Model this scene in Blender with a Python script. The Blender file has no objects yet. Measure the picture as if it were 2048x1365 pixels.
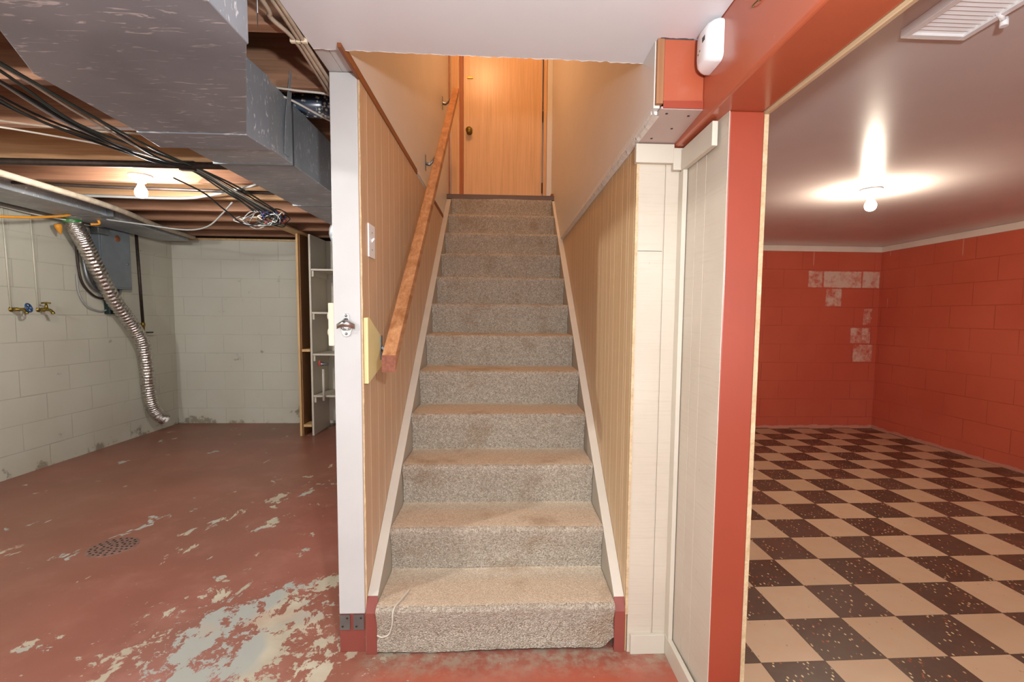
import bpy, bmesh, math, random
from mathutils import Vector, Matrix
PI = math.pi
S = bpy.context.scene
COL = S.collection
rnd = random.Random(7)

# ------------------------------------------------------------------ camera
F_PX, CXP, CYP = 956.28, 1046.7, 703.58
cam_d = bpy.data.cameras.new('camera')
cam = bpy.data.objects.new('camera', cam_d); COL.objects.link(cam)
yaw, pit, rol = 0.0435, -0.0720, 0.0093
fw = Vector((math.sin(yaw)*math.cos(pit), math.cos(yaw)*math.cos(pit), math.sin(pit)))
r0 = fw.cross(Vector((0, 0, 1))).normalized(); u0 = r0.cross(fw)
rr = math.cos(rol)*r0 + math.sin(rol)*u0
uu = math.cos(rol)*u0 - math.sin(rol)*r0
m = Matrix((rr, uu, -fw)).transposed().to_4x4(); m.translation = Vector((0, 0, 1.1833))
cam.matrix_world = m
cam_d.sensor_fit = 'HORIZONTAL'; cam_d.sensor_width = 36.0
cam_d.lens = F_PX*36.0/2048
cam_d.shift_x = -(CXP-1024)/2048; cam_d.shift_y = (CYP-682.5)/2048
cam_d.clip_start = 0.02; cam_d.clip_end = 60
S.camera = cam

# ------------------------------------------------------------------ world, view, room lights and fill
W = bpy.data.worlds.new('world'); S.world = W; W.use_nodes = True
W.node_tree.nodes['Background'].inputs[0].default_value = (0.75, 0.8, 1, 1)
W.node_tree.nodes['Background'].inputs[1].default_value = 0.3
S.view_settings.view_transform = 'Standard'; S.view_settings.look = 'None'
S.view_settings.gamma = 1.0; S.view_settings.use_curve_mapping = False
S.view_settings.exposure = 0.0

REAR_L = -3.2
def light(name, kind, loc, energy, color=(1, 1, 1), size=0.1, rot=None, size_y=None):
    d = bpy.data.lights.new(name, kind); d.energy = energy; d.color = color
    if kind == 'AREA':
        d.size = size
        if size_y: d.shape = 'RECTANGLE'; d.size_y = size_y
    else: d.shadow_soft_size = size
    o = bpy.data.objects.new(name, d); COL.objects.link(o); o.location = loc
    if rot: o.rotation_euler = rot
    return o
# the photographer's flash, just above the lens
light('camera_flash', 'POINT', (0.20, -0.02, 1.43), 92, (0.95, 0.98, 1.0), 0.035)
# added unseen fill panel before the rear wall, brightening the whole view
light('rear_fill', 'AREA', (0.2, REAR_L+.12, 1.15), 85, (0.94, 0.97, 1.0), 6.4, (PI/2, 0, 0), 1.6)
# warm incandescent lamp in the hall above the stairs
light('hall_lamp', 'POINT', (-0.22, 2.9, 3.9), 42, (1.0, 0.52, 0.24), 0.07)
BULB_L, BULB_R, BULB_FILL = 1000.0, 800.0, 2600.0

# ------------------------------------------------------------------ helpers
def lin(c):
    c = [v/255.0 for v in c]
    return tuple((v/12.92 if v <= .04045 else ((v+.055)/1.055)**2.4) for v in c)+(1.0,)

class NT:
    def __init__(s, name, rough=0.6, spec=0.4, metal=0.0):
        s.m = bpy.data.materials.new(name); s.m.use_nodes = True
        s.t = s.m.node_tree; s.b = s.t.nodes['Principled BSDF']
        s.b.inputs['Roughness'].default_value = rough
        s.b.inputs['Metallic'].default_value = metal
        s.b.inputs['Specular IOR Level'].default_value = spec
        s._co = None
    def put(s, inp, v):
        if hasattr(v, 'is_output'): s.t.links.new(v, inp)
        else:
            if inp.type == 'RGBA' and len(v) == 3: v = tuple(v)+(1,)
            inp.default_value = v
    def co(s):
        if not s._co:
            s._co = s.t.nodes.new('ShaderNodeTexCoord').outputs['Object']
            q = s.t.nodes.new('ShaderNodeSeparateXYZ'); s.t.links.new(s._co, q.inputs[0]); s.xyz = q.outputs
        return s._co
    def ax(s, i): s.co(); return s.xyz[i]
    def map(s, scale=(1, 1, 1), loc=(0, 0, 0), rot=(0, 0, 0), vec=None):
        n = s.t.nodes.new('ShaderNodeMapping'); s.t.links.new(vec or s.co(), n.inputs[0])
        n.inputs['Scale'].default_value = scale; n.inputs['Location'].default_value = loc; n.inputs['Rotation'].default_value = rot
        return n.outputs[0]
    def noise(s, scale, detail=3, rough=.5, vec=None, dist=0.0, color=False):
        n = s.t.nodes.new('ShaderNodeTexNoise'); s.t.links.new(vec or s.co(), n.inputs['Vector'])
        n.inputs['Scale'].default_value = scale; n.inputs['Detail'].default_value = detail
        n.inputs['Roughness'].default_value = rough; n.inputs['Distortion'].default_value = dist
        return n.outputs['Color' if color else 'Fac']
    def voro(s, scale, vec=None, out='Distance', feature='F1'):
        n = s.t.nodes.new('ShaderNodeTexVoronoi'); s.t.links.new(vec or s.co(), n.inputs['Vector'])
        n.inputs['Scale'].default_value = scale; n.feature = feature
        return n.outputs[out]
    def math(s, op, a, b=0.0, c=0.0, clamp=False):
        n = s.t.nodes.new('ShaderNodeMath'); n.operation = op; n.use_clamp = clamp
        s.put(n.inputs[0], a); s.put(n.inputs[1], b); s.put(n.inputs[2], c)
        return n.outputs[0]
    def ramp(s, v, a, b, lo=0.0, hi=1.0):
        n = s.t.nodes.new('ShaderNodeMapRange'); s.put(n.inputs[0], v)
        for i, x in enumerate((a, b, lo, hi)): n.inputs[i+1].default_value = x
        n.clamp = True
        return n.outputs[0]
    def mix(s, f, a, b, mode='MIX'):
        n = s.t.nodes.new('ShaderNodeMix'); n.data_type = 'RGBA'; n.blend_type = mode
        s.put(n.inputs[0], f); s.put(n.inputs[6], a); s.put(n.inputs[7], b)
        return n.outputs[2]
    def bump(s, h, strength=.3, dist=.002, prev=None):
        n = s.t.nodes.new('ShaderNodeBump'); s.put(n.inputs['Height'], h)
        n.inputs['Strength'].default_value = strength; n.inputs['Distance'].default_value = dist
        if prev: s.t.links.new(prev, n.inputs['Normal'])
        s.t.links.new(n.outputs[0], s.b.inputs['Normal'])
        return n.outputs[0]
    def col(s, c): s.put(s.b.inputs['Base Color'], c)
    def rough(s, v): s.put(s.b.inputs['Roughness'], v)
    def box(s, i, a, b, soft=.004):
        """1 inside a<coord<b"""
        x = s.ax(i)
        return s.math('MULTIPLY', s.ramp(x, a-soft, a+soft), s.ramp(x, b-soft, b+soft, 1, 0))
    def lines(s, i, period, offs, w):
        r = None
        for o in offs:
            d = s.math('PINGPONG', s.math('SUBTRACT', s.ax(i), o), period/2)
            v = s.ramp(d, w*.5, w, 1, 0)
            r = v if r is None else s.math('MAXIMUM', r, v)
        return r

def simple(name, rgb, rough=.5, metal=0, spec=.4, var=.06, vs=12, bump=0, bs=60):
    n = NT(name, rough, spec, metal); c = lin(rgb)
    d = tuple(v*(1-var*2) for v in c[:3])+(1,)
    n.col(n.mix(n.ramp(n.noise(vs, 4), .3, .7), d, c))
    if bump: n.bump(n.noise(bs, 3), bump, .001)
    return n.m

# ------------------------------------------------------------------ materials
def wood(name, a, b, grain=2, scale=(30, 30, 1.5), rough=.55, spec=.3, knots=False):
    """a,b: two tones; grain: axis index the grain runs along"""
    n = NT(name, rough, spec)
    sc = [26, 26, 26]; sc[grain] = 1.3
    v = n.map(tuple(sc))
    g = n.noise(1.0, 5, .6, v, dist=.6)
    c = n.mix(n.ramp(g, .32, .68), lin(a), lin(b))
    sc2 = [140, 140, 140]; sc2[grain] = 3
    g2 = n.noise(1.0, 3, .5, n.map(tuple(sc2)))
    c = n.mix(n.ramp(g2, .45, .75, 0, .35), c, tuple(x*.55 for x in lin(a)[:3])+(1,))
    n.col(c); n.bump(g2, .25, .001)
    return n.m

def mat_floor():
    n = NT('worn_red_concrete', .42, .45)
    red = n.mix(n.ramp(n.noise(1.6, 5), .35, .65), lin((142, 80, 64)), lin((160, 98, 82)))
    red = n.mix(n.ramp(n.noise(.9, 3, vec=n.map((1, 1, 1), (3.1, 0, 0))), .45, .62, 0, .6), red, lin((140, 92, 74)))
    red = n.mix(n.ramp(n.noise(5, 6, .65, vec=n.map((1, 1, 1), (0, 7, 0))), .5, .72, 0, .55), red, lin((176, 118, 102)))
    # brown grime over the far left part
    gr = n.math('MULTIPLY', n.ramp(n.ax(0), -1.0, -2.4), n.ramp(n.noise(1.1, 4), .3, .6, .4, 1))
    red = n.mix(n.math('MULTIPLY', gr, .65), red, lin((122, 88, 68)))
    # worn zone in front of the post
    x, y = n.ax(0), n.ax(1)
    def blob(cx, cy, rx, ry):
        dx = n.math('DIVIDE', n.math('SUBTRACT', x, cx), rx); dy = n.math('DIVIDE', n.math('SUBTRACT', y, cy), ry)
        return n.math('SQRT', n.math('ADD', n.math('MULTIPLY', dx, dx), n.math('MULTIPLY', dy, dy)))
    z1 = n.ramp(blob(-.93, 1.66, .62, .52), .15, 1.3, .185, 0)
    z2 = n.ramp(blob(-.62, 1.9, .35, .55), .2, 1.2, .09, 0)
    z3 = n.ramp(blob(-1.3, 3.0, .9, .8), .2, 1.2, .065, 0)
    zz = n.math('MAXIMUM', z1, n.math('MAXIMUM', z2, z3))
    pn = n.noise(5.6, 11, .68, vec=n.map((1.25, .8, 1), (1.7, .4, 0), (0, 0, .5)), dist=.3)
    lv = n.math('ADD', pn, zz)
    bare = n.ramp(lv, .635, .65)
    fine = n.noise(28, 6, .7)
    lv2 = n.math('ADD', fine, n.math('MULTIPLY', zz, 1.0))
    bare = n.math('MAXIMUM', bare, n.ramp(lv2, .70, .73))
    conc = n.mix(n.ramp(n.noise(7, 5), .35, .65), lin((196, 186, 162)), lin((176, 164, 142)))
    conc = n.mix(n.ramp(n.noise(3, 3, vec=n.map((1, 1, 1), (0, 0, 5))), .5, .65, 0, .5), conc, lin((186, 150, 128)))
    pick = n.mix(n.ramp(n.noise(2.2, 2, vec=n.map((1, 1, 1), (9, 2, 0))), .5, .56), conc, lin((168, 168, 158)))
    c = n.mix(bare, red, pick)
    # scraped strip right at the foot of the stairs
    brt = n.math('MULTIPLY', n.ramp(y, 1.57, 1.45), n.ramp(x, -.46, -.40))
    brt = n.math('MULTIPLY', brt, n.ramp(n.noise(3.5, 4), .4, .6, .2, 1))
    c = n.mix(n.math('MULTIPLY', brt, n.math('SUBTRACT', 1.0, bare)), c, lin((176, 86, 64)))
    dst = n.math('MULTIPLY', n.ramp(y, 1.47, 1.585), n.ramp(x, -.5, -.44))
    dst = n.math('MULTIPLY', n.math('MULTIPLY', dst, n.ramp(y, 1.64, 1.62)), n.ramp(n.noise(22, 5, .7), .42, .6))
    c = n.mix(n.math('MULTIPLY', dst, .8), c, lin((158, 146, 126)))
    spk = n.ramp(n.voro(26), .0, .07, 1, 0)
    spk = n.math('MULTIPLY', spk, n.ramp(n.noise(6, 2), .5, .56))
    c = n.mix(spk, c, lin((206, 196, 178)))
    n.col(c)
    n.rough(n.ramp(bare, 0, 1, .40, .8))
    n.bump(n.math('ADD', n.math('MULTIPLY', bare, -1.0), n.math('MULTIPLY', n.noise(9, 4), .6)), .25, .002)
    return n.m

def mat_block(name, base, alt, mortar_dark, axis, dirt=True, patches=None, lw=.0, voff=0.0, light_marks=False):
    """painted concrete block; axis 0: wall runs along x, 1: along y"""
    n = NT(name, .62 if dirt else .5, .25)
    n.co()
    cmb = n.t.nodes.new('ShaderNodeCombineXYZ')
    n.t.links.new(n.ax(axis), cmb.inputs[0]); n.t.links.new(n.math('ADD', n.ax(2), voff), cmb.inputs[1])
    br = n.t.nodes.new('ShaderNodeTexBrick'); n.t.links.new(cmb.outputs[0], br.inputs[0])
    br.inputs['Scale'].default_value = 1; br.inputs['Brick Width'].default_value = .4
    br.inputs['Row Height'].default_value = .2; br.inputs['Mortar Size'].default_value = .005
    br.inputs['Mortar Smooth'].default_value = .6
    mort = br.outputs['Fac']
    c = n.mix(n.ramp(n.noise(1.5, 4), .35, .65), lin(base), lin(alt))
    c = n.mix(n.math('MULTIPLY', mort, n.ramp(n.noise(2.3, 3), .4, .6, .15, .6)), c, lin(mortar_dark))
    z = n.ax(2)
    if dirt:
        dn = n.math('ADD', n.noise(6, 6, .7), n.ramp(z, 0, .16, .16, 0))
        c = n.mix(n.ramp(dn, .66, .74, 0, .75), c, lin((92, 82, 70)))
        c = n.mix(n.math('MULTIPLY', n.ramp(z, .0, .5, .35, 0), n.ramp(n.noise(3, 3), .4, .7)), c, lin((172, 160, 132)))
        sp = n.ramp(n.voro(2.2), 0, .02, 1, 0)
        c = n.mix(sp, c, lin((70, 60, 50)))
    if patches:
        tot = None
        for (a, b, lo, hi, dens) in patches:
            p = n.math('MULTIPLY', n.box(axis, a, b, .008), n.box(2, lo, hi, .006))
            p = n.math('MULTIPLY', p, dens)
            tot = p if tot is None else n.math('MAXIMUM', tot, p)
        nz = n.noise(13, 7, .65)
        msk = n.ramp(n.math('ADD', n.math('MULTIPLY', tot, .45), n.math('MULTIPLY', nz, 1.0)), .66, .90)
        msk = n.math('MULTIPLY', msk, n.ramp(tot, 0, .05))
        c = n.mix(n.math('MULTIPLY', msk, .85), c, lin((212, 186, 168)))
    if light_marks:
        v = n.math('MULTIPLY', n.lines(axis, .8, (.12,), .008), n.ramp(n.noise(2.7, 1, vec=n.map((1, 1, 1), (4, 2, 1))), .55, .58))
        v = n.math('MULTIPLY', v, n.ramp(z, 1.3, 1.4))
        c = n.mix(n.math('MULTIPLY', v, .55), c, lin((214, 150, 130)))
        e = n.math('ADD', n.ramp(z, .0, .045, .4, 0), n.math('MULTIPLY', n.noise(9, 4), .5))
        c = n.mix(n.ramp(e, .38, .44), c, lin((196, 132, 112)))
    n.col(c)
    b = n.bump(n.math('MULTIPLY', mort, -1.0), .35, .004)
    n.bump(n.noise(90, 4), .25, .0015, b)
    return n.m

def mat_tiles():
    n = NT('checkered_tiles', .28, .5)
    G = .9058*PI/180; T = .2286
    v = n.t.nodes.new('ShaderNodeVectorMath'); v.operation = 'SUBTRACT'
    n.t.links.new(n.co(), v.inputs[0]); v.inputs[1].default_value = (.8979, 1.531, 0)
    r = n.map((1/T, 1/T, 1), rot=(0, 0, -G), vec=v.outputs[0])
    q = n.t.nodes.new('ShaderNodeSeparateXYZ'); n.t.links.new(r, q.inputs[0])
    fx = n.math('FLOOR', q.outputs[0]); fy = n.math('FLOOR', q.outputs[1])
    par = n.math('ABSOLUTE', n.math('MODULO', n.math('ADD', fx, fy), 2.0))
    par = n.ramp(par, .4, .6)
    cell = n.t.nodes.new('ShaderNodeCombineXYZ'); n.put(cell.inputs[0], fx); n.put(cell.inputs[1], fy)
    wn = n.t.nodes.new('ShaderNodeTexWhiteNoise'); n.t.links.new(cell.outputs[0], wn.inputs[0]); rv = wn.outputs['Value']
    light_c = n.mix(rv, lin((196, 166, 134)), lin((206, 176, 144)))
    light_c = n.mix(n.ramp(n.noise(14, 4), .4, .7, 0, .3), light_c, lin((196, 156, 120)))
    vec2 = n.map((1, 1.0, 1), rot=(0, 0, .5))
    ch = n.ramp(n.voro(46, n.map((1, .45, 1), rot=(0, 0, .6))), .06, .13, 1, 0)
    ch = n.math('MULTIPLY', ch, n.ramp(n.noise(30, 2), .46, .5))
    light_c = n.mix(n.math('MULTIPLY', ch, .7), light_c, lin((126, 90, 60)))
    dark = n.mix(rv, lin((80, 60, 48)), lin((92, 70, 58)))
    dark = n.mix(n.ramp(n.noise(22, 5, .6), .4, .7, 0, .5), dark, lin((98, 72, 56)))
    vc = n.t.nodes.new('ShaderNodeTexVoronoi'); n.t.links.new(n.map((1, .6, 1), rot=(0, 0, .9)), vc.inputs['Vector']); vc.inputs['Scale'].default_value = 76
    sel = n.t.nodes.new('ShaderNodeSeparateColor'); n.t.links.new(vc.outputs['Color'], sel.inputs[0])
    chip = n.math('MULTIPLY', n.ramp(vc.outputs['Distance'], .20, .30, 1, 0), n.ramp(sel.outputs[0], .50, .52))
    chipc = n.mix(n.ramp(sel.outputs[1], .68, .7), lin((222, 196, 150)), lin((170, 84, 48)))
    dark = n.mix(chip, dark, chipc)
    c = n.mix(par, light_c, dark)
    ex = n.math('PINGPONG', q.outputs[0], .5); ey = n.math('PINGPONG', q.outputs[1], .5)
    # seam lines at integer coordinates
    sx = n.math('ABSOLUTE', n.math('SUBTRACT', n.math('FRACT', n.math('ADD', q.outputs[0], .5)), .5))
    sy = n.math('ABSOLUTE', n.math('SUBTRACT', n.math('FRACT', n.math('ADD', q.outputs[1], .5)), .5))
    seam = n.ramp(n.math('MINIMUM', sx, sy), .004, .009, 1, 0)
    c = n.mix(n.math('MULTIPLY', seam, .8), c, lin((60, 36, 26)))
    n.col(c); n.rough(n.ramp(n.noise(5, 4), .35, .7, .3, .5))
    n.bump(n.math('MULTIPLY', seam, -1.0), .2, .001)
    return n.m

def mat_carpet(name, dark, mid, lightc, stain=.35, bump=.9):
    n = NT(name, .95, .05)
    v = n.voro(230, n.map((1, 1, 1)), 'Color')
    s = n.t.nodes.new('ShaderNodeSeparateColor'); n.t.links.new(v, s.inputs[0])
    d = n.voro(230)
    c = n.mix(n.ramp(s.outputs[0], .1, .75), lin(dark), lin(mid))
    c = n.mix(n.ramp(s.outputs[1], .55, .95), c, lin(lightc))
    c = n.mix(n.ramp(n.noise(60, 4, .6), .4, .65, 0, .35), c, lin(dark))
    c = n.mix(n.ramp(d, .5, .85, 0, .3), c, tuple(x*.6 for x in lin(dark)[:3])+(1,))
    c = n.mix(n.ramp(n.noise(4.5, 4, .55), .54, .68, 0, stain), c, lin((134, 104, 72)))
    n.col(c); n.bump(n.math('MULTIPLY', d, -1.0), bump, .004)
    return n.m

def mat_panel(name, a, b, groove, axis, offs, period, gw=.0045):
    n = NT(name, .42, .35)
    sc = [34, 34, 34]; sc[2] = 1.2
    g = n.noise(1, 5, .6, n.map(tuple(sc)), dist=.4)
    sc = [9, 9, 9]; sc[2] = .35
    g2 = n.noise(1, 3, .5, n.map(tuple(sc)))
    c = n.mix(n.ramp(g, .3, .7), lin(a), lin(b))
    c = n.mix(n.ramp(g2, .4, .65, 0, .5), c, lin(a))
    L = n.lines(axis, period, offs, gw)
    c = n.mix(n.math('MULTIPLY', L, .9), c, lin(groove))
    n.col(c); n.bump(n.math('MULTIPLY', L, -1.0), .5, .002)
    return n.m

def mat_white_siding():
    n = NT('white_painted_siding', .5, .3)
    c = n.mix(n.ramp(n.noise(3, 4), .35, .65), lin((200, 190, 174)), lin((192, 181, 165)))
    c = n.mix(n.ramp(n.voro(7, n.map((1, 1, .6))), 0, .03, .5, 0), c, lin((130, 118, 100)))
    sl = n.noise(1, 3, .6, n.map((6, 6, 150)))
    c = n.mix(n.ramp(sl, .55, .75, 0, .35), c, lin((178, 164, 144)))
    n.col(c); n.bump(sl, .35, .0015)
    return n.m

def mat_paint(name, rgb, rough=.45, spec=.4, chips=None, var=.05, streak=None, bump=.12):
    n = NT(name, rough, spec)
    c0 = lin(rgb); d = tuple(v*(1-2*var) for v in c0[:3])+(1,)
    c = n.mix(n.ramp(n.noise(4, 5), .3, .7), d, c0)
    if chips:
        k = n.math('MULTIPLY', n.ramp(n.voro(16), 0, .055, 1, 0), n.ramp(n.noise(4, 2, vec=n.map((1, 1, 1), (2, 0, 3))), .5, .56))
        c = n.mix(k, c, lin(chips))
    n.col(c)
    g = n.noise(1, 4, .6, n.map((60, 60, 60) if not streak else streak))
    n.bump(g, bump, .0015)
    return n.m

def mat_galv(name='galvanised_sheet', base=(160, 168, 176), dark=(136, 144, 152), ang=.5):
    n = NT(name, .42, .5, .45)
    c = n.mix(n.ramp(n.noise(2.5, 4), .35, .65), lin(dark), lin(base))
    st = n.noise(1, 4, .55, n.map((14, 75, 30), rot=(0, 0, ang)), dist=1.1)
    st2 = n.noise(2.5, 2)
    k = n.math('MULTIPLY', n.ramp(st, .60, .66), n.ramp(st2, .38, .6, .3, .9))
    c = n.mix(k, c, lin((226, 228, 230)))
    n.col(c)
    n.rough(n.ramp(n.noise(6, 4), .3, .7, .36, .55))
    n.bump(n.noise(3, 3), .25, .006)
    return n.m

M = {}
M['floor'] = mat_floor()
M['tiles'] = mat_tiles()
M['block_w_y'] = mat_block('white_painted_block_side', (192, 189, 173), (184, 180, 164), (156, 152, 136), 1, voff=.035)
M['block_w_x'] = mat_block('white_painted_block_end', (192, 190, 176), (185, 182, 168), (160, 156, 142), 0, voff=.035)
M['block_r_x'] = mat_block('red_painted_block_end', (198, 94, 70), (188, 84, 62), (152, 64, 46), 0, dirt=False, voff=.08, light_marks=True,
    patches=[(3.27, 3.43, 1.53, 1.705, .62), (3.44, 3.86, 1.53, 1.705, .86), (3.87, 4.06, 1.53, 1.705, .8), (3.47, 3.65, 1.33, 1.52, .66), (3.90, 4.0, 1.13, 1.31, .5), (3.77, 4.0, .93, 1.10, .66), (3.81, 4.03, .73, .92, .66)])
M['block_r_y'] = mat_block('red_painted_block_side', (200, 96, 72), (190, 86, 64), (152, 64, 46), 1, dirt=False, voff=.08, light_marks=True)
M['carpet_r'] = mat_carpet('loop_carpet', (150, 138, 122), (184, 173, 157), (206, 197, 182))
M['carpet_t'] = mat_carpet('lit_trodden_carpet', (182, 164, 142), (200, 184, 162), (212, 198, 178), .4, .5)  # trodden treads; the paler tan also paints in light falling on them
M['panel_l'] = mat_panel('oak_veneer_panelling', (192, 158, 124), (206, 174, 142), (226, 204, 178), 1, (0, .085, .19, .285), .405)
M['panel_r'] = mat_panel('pale_veneer_panelling', (190, 160, 120), (204, 178, 138), (224, 204, 170), 1, (0, .06, .09, .16, .27, .34), .405)
M['siding'] = mat_white_siding()
M['trimwhite'] = mat_paint('cream_trim_paint', (204, 196, 180), .45, chips=(150, 136, 112))
M['postwhite'] = mat_paint('white_gloss_paint', (197, 197, 195), .4, chips=(150, 140, 120), streak=(50, 50, 4))
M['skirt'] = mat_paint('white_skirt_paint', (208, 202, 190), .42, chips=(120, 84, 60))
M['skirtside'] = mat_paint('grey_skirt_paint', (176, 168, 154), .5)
M['drywall'] = mat_paint('white_ceiling_paint', (222, 224, 228), .38, .4, var=.02)
M['wallpaint'] = mat_paint('white_wall_paint', (214, 210, 204), .38, .45, var=.02, bump=.05)
M['gypsum'] = simple('torn_gypsum_edge', (228, 224, 216), .8, bump=.9, bs=120, var=.08, vs=60)
M['beam'] = mat_paint('glossy_red_beam_paint', (176, 90, 62), .22, .6, chips=(222, 150, 116), streak=(6, 40, 40), bump=.18)
M['redpost'] = mat_paint('red_post_paint', (154, 66, 46), .34, .5, chips=(220, 160, 130), streak=(60, 60, 5))
M['redtoe'] = mat_paint('dull_red_toe_paint', (140, 72, 62), .45, .4, chips=(190, 130, 110))
M['soffit'] = mat_paint('grey_pink_soffit_paint', (186, 164, 156), .4, .4, chips=(120, 100, 90))
M['rceil'] = mat_paint('gloss_playroom_ceiling_paint', (206, 194, 190), .22, .22, var=.03, streak=(3, 9, 9), bump=.22)
M['crown'] = mat_paint('crown_paint', (226, 206, 190), .45)
M['doorwood'] = wood('maple_door', (206, 168, 128), (216, 180, 142), 2, rough=.3, spec=.5)
M['casing'] = wood('maple_casing', (204, 162, 118), (218, 178, 136), 2, rough=.4)
M['jamb'] = wood('brown_jamb', (160, 94, 56), (176, 108, 66), 2, rough=.4)
M['rail'] = wood('handrail_oak', (150, 98, 60), (196, 146, 104), 1, rough=.5)
M['railend'] = simple('sawn_rail_end', (140, 84, 62), .7, var=.2, vs=90, bump=.6, bs=150)
M['browntrim'] = wood('brown_stained_trim', (122, 70, 36), (148, 88, 50), 1, rough=.45)
M['joist'] = wood('old_joist_wood', (132, 96, 74), (166, 124, 98), 0, rough=.75, spec=.15)
M['joistpale'] = wood('pale_joist_wood', (170, 128, 92), (196, 156, 116), 0, rough=.7, spec=.15)
M['subfloor'] = wood('dark_subfloor_boards', (60, 52, 46), (86, 74, 64), 1, rough=.85, spec=.1)
M['pine'] = wood('raw_pine', (196, 158, 108), (220, 184, 134), 2, rough=.6)
M['pinedark'] = wood('brown_plank', (130, 92, 58), (156, 112, 72), 2, rough=.6)
M['plyedge'] = wood('raw_plywood_edge', (186, 158, 120), (214, 192, 156), 1, rough=.7)
M['plybrown'] = wood('brown_plywood_edge', (150, 104, 70), (174, 126, 88), 2, rough=.6)
M['galv'] = mat_galv()
M['galv2'] = mat_galv('spotted_galvanised_sheet', (172, 178, 182), (140, 146, 150), 1.2)
M['steel'] = simple('brushed_steel', (190, 188, 184), .28, 1.0, var=.1)
M['steeldull'] = simple('dull_zinc', (150, 154, 156), .4, .9, var=.12)
M['brass'] = simple('aged_brass', (150, 128, 60), .35, .9, var=.2, vs=40)
M['bluemetal'] = simple('blue_handle_enamel', (40, 80, 130), .35, .3)
M['ironpipe'] = simple('dark_iron_pipe', (72, 60, 54), .55, .5, var=.2, vs=30)
M['panelgrey'] = simple('grey_panel_enamel', (126, 134, 140), .45, .2)
M['darkplastic'] = simple('dark_green_plastic', (28, 44, 42), .4)
M['black'] = simple('black_cable_sheath', (30, 32, 34), .45)
M['green'] = simple('dark_green_cable_sheath', (62, 74, 70), .4)
M['greycable'] = simple('grey_cable_sheath', (150, 150, 146), .5)
M['beige'] = simple('beige_cable_sheath', (186, 170, 148), .55, var=.15, vs=25)
M['whitecable'] = simple('white_cable_sheath', (206, 200, 186), .5)
M['wallpipe'] = simple('painted_wall_pipe', (190, 186, 168), .5)
M['orange'] = simple('orange_cord_sheath', (222, 150, 50), .45)
M['redwire'] = simple('red_wire', (180, 60, 50), .45)
M['bluewire'] = simple('blue_wire', (60, 80, 140), .45)
M['greentape'] = simple('green_tape', (30, 122, 48), .35)
M['creamplastic'] = simple('cream_plastic', (228, 218, 190), .4)
M['creamwood'] = simple('cream_painted_board', (228, 214, 156), .5, var=.03)
M['whiteplastic'] = simple('white_plastic', (232, 232, 232), .3, var=.01)
M['dark'] = simple('dark_slot', (24, 22, 22), .8)
M['logo'] = simple('brown_badge', (140, 84, 52), .5)
M['redplastic'] = simple('red_valve_lever', (176, 60, 40), .4)
M['edgestrip'] = simple('grey_metal_nosing', (110, 96, 92), .4, .5, var=.05)
M['drain'] = simple('rusty_drain_iron', (150, 112, 98), .6, .2, var=.25, vs=40)
M['floral'] = None
def _floral():
    n = NT('floral_wrap', .25, .6)
    pet = n.ramp(n.voro(75), .30, .42, 1, 0)
    k = n.math('MULTIPLY', n.ramp(n.noise(18, 2), .38, .44), pet)
    n.col(n.mix(k, lin((66, 76, 92)), lin((206, 206, 188))))
    return n.m
M['floral'] = _floral()
def _foil():
    n = NT('crinkled_foil', .24, .5, 1.0)
    n.col(n.mix(n.ramp(n.noise(40, 3), .3, .7), lin((168, 160, 152)), lin((226, 222, 216))))
    n.bump(n.noise(60, 4, .6), .8, .006)
    return n.m
M['foil'] = _foil()
def _bulb(nm, s, c=(1, .97, .92)):
    n = NT(nm, .3); n.b.inputs['Emission Color'].default_value = c+(1,); n.b.inputs['Emission Strength'].default_value = s
    n.b.inputs['Base Color'].default_value = (1, 1, 1, 1)
    return n.m
M['bulbL'] = _bulb('glowing_bulb_cool', BULB_L, (1, .98, .95)); M['bulbFill'] = _bulb('glowing_fill_bulb', BULB_FILL, (1, .98, .95)); M['bulbR'] = _bulb('glowing_bulb_warm', BULB_R, (1, .88, .70))

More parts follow.
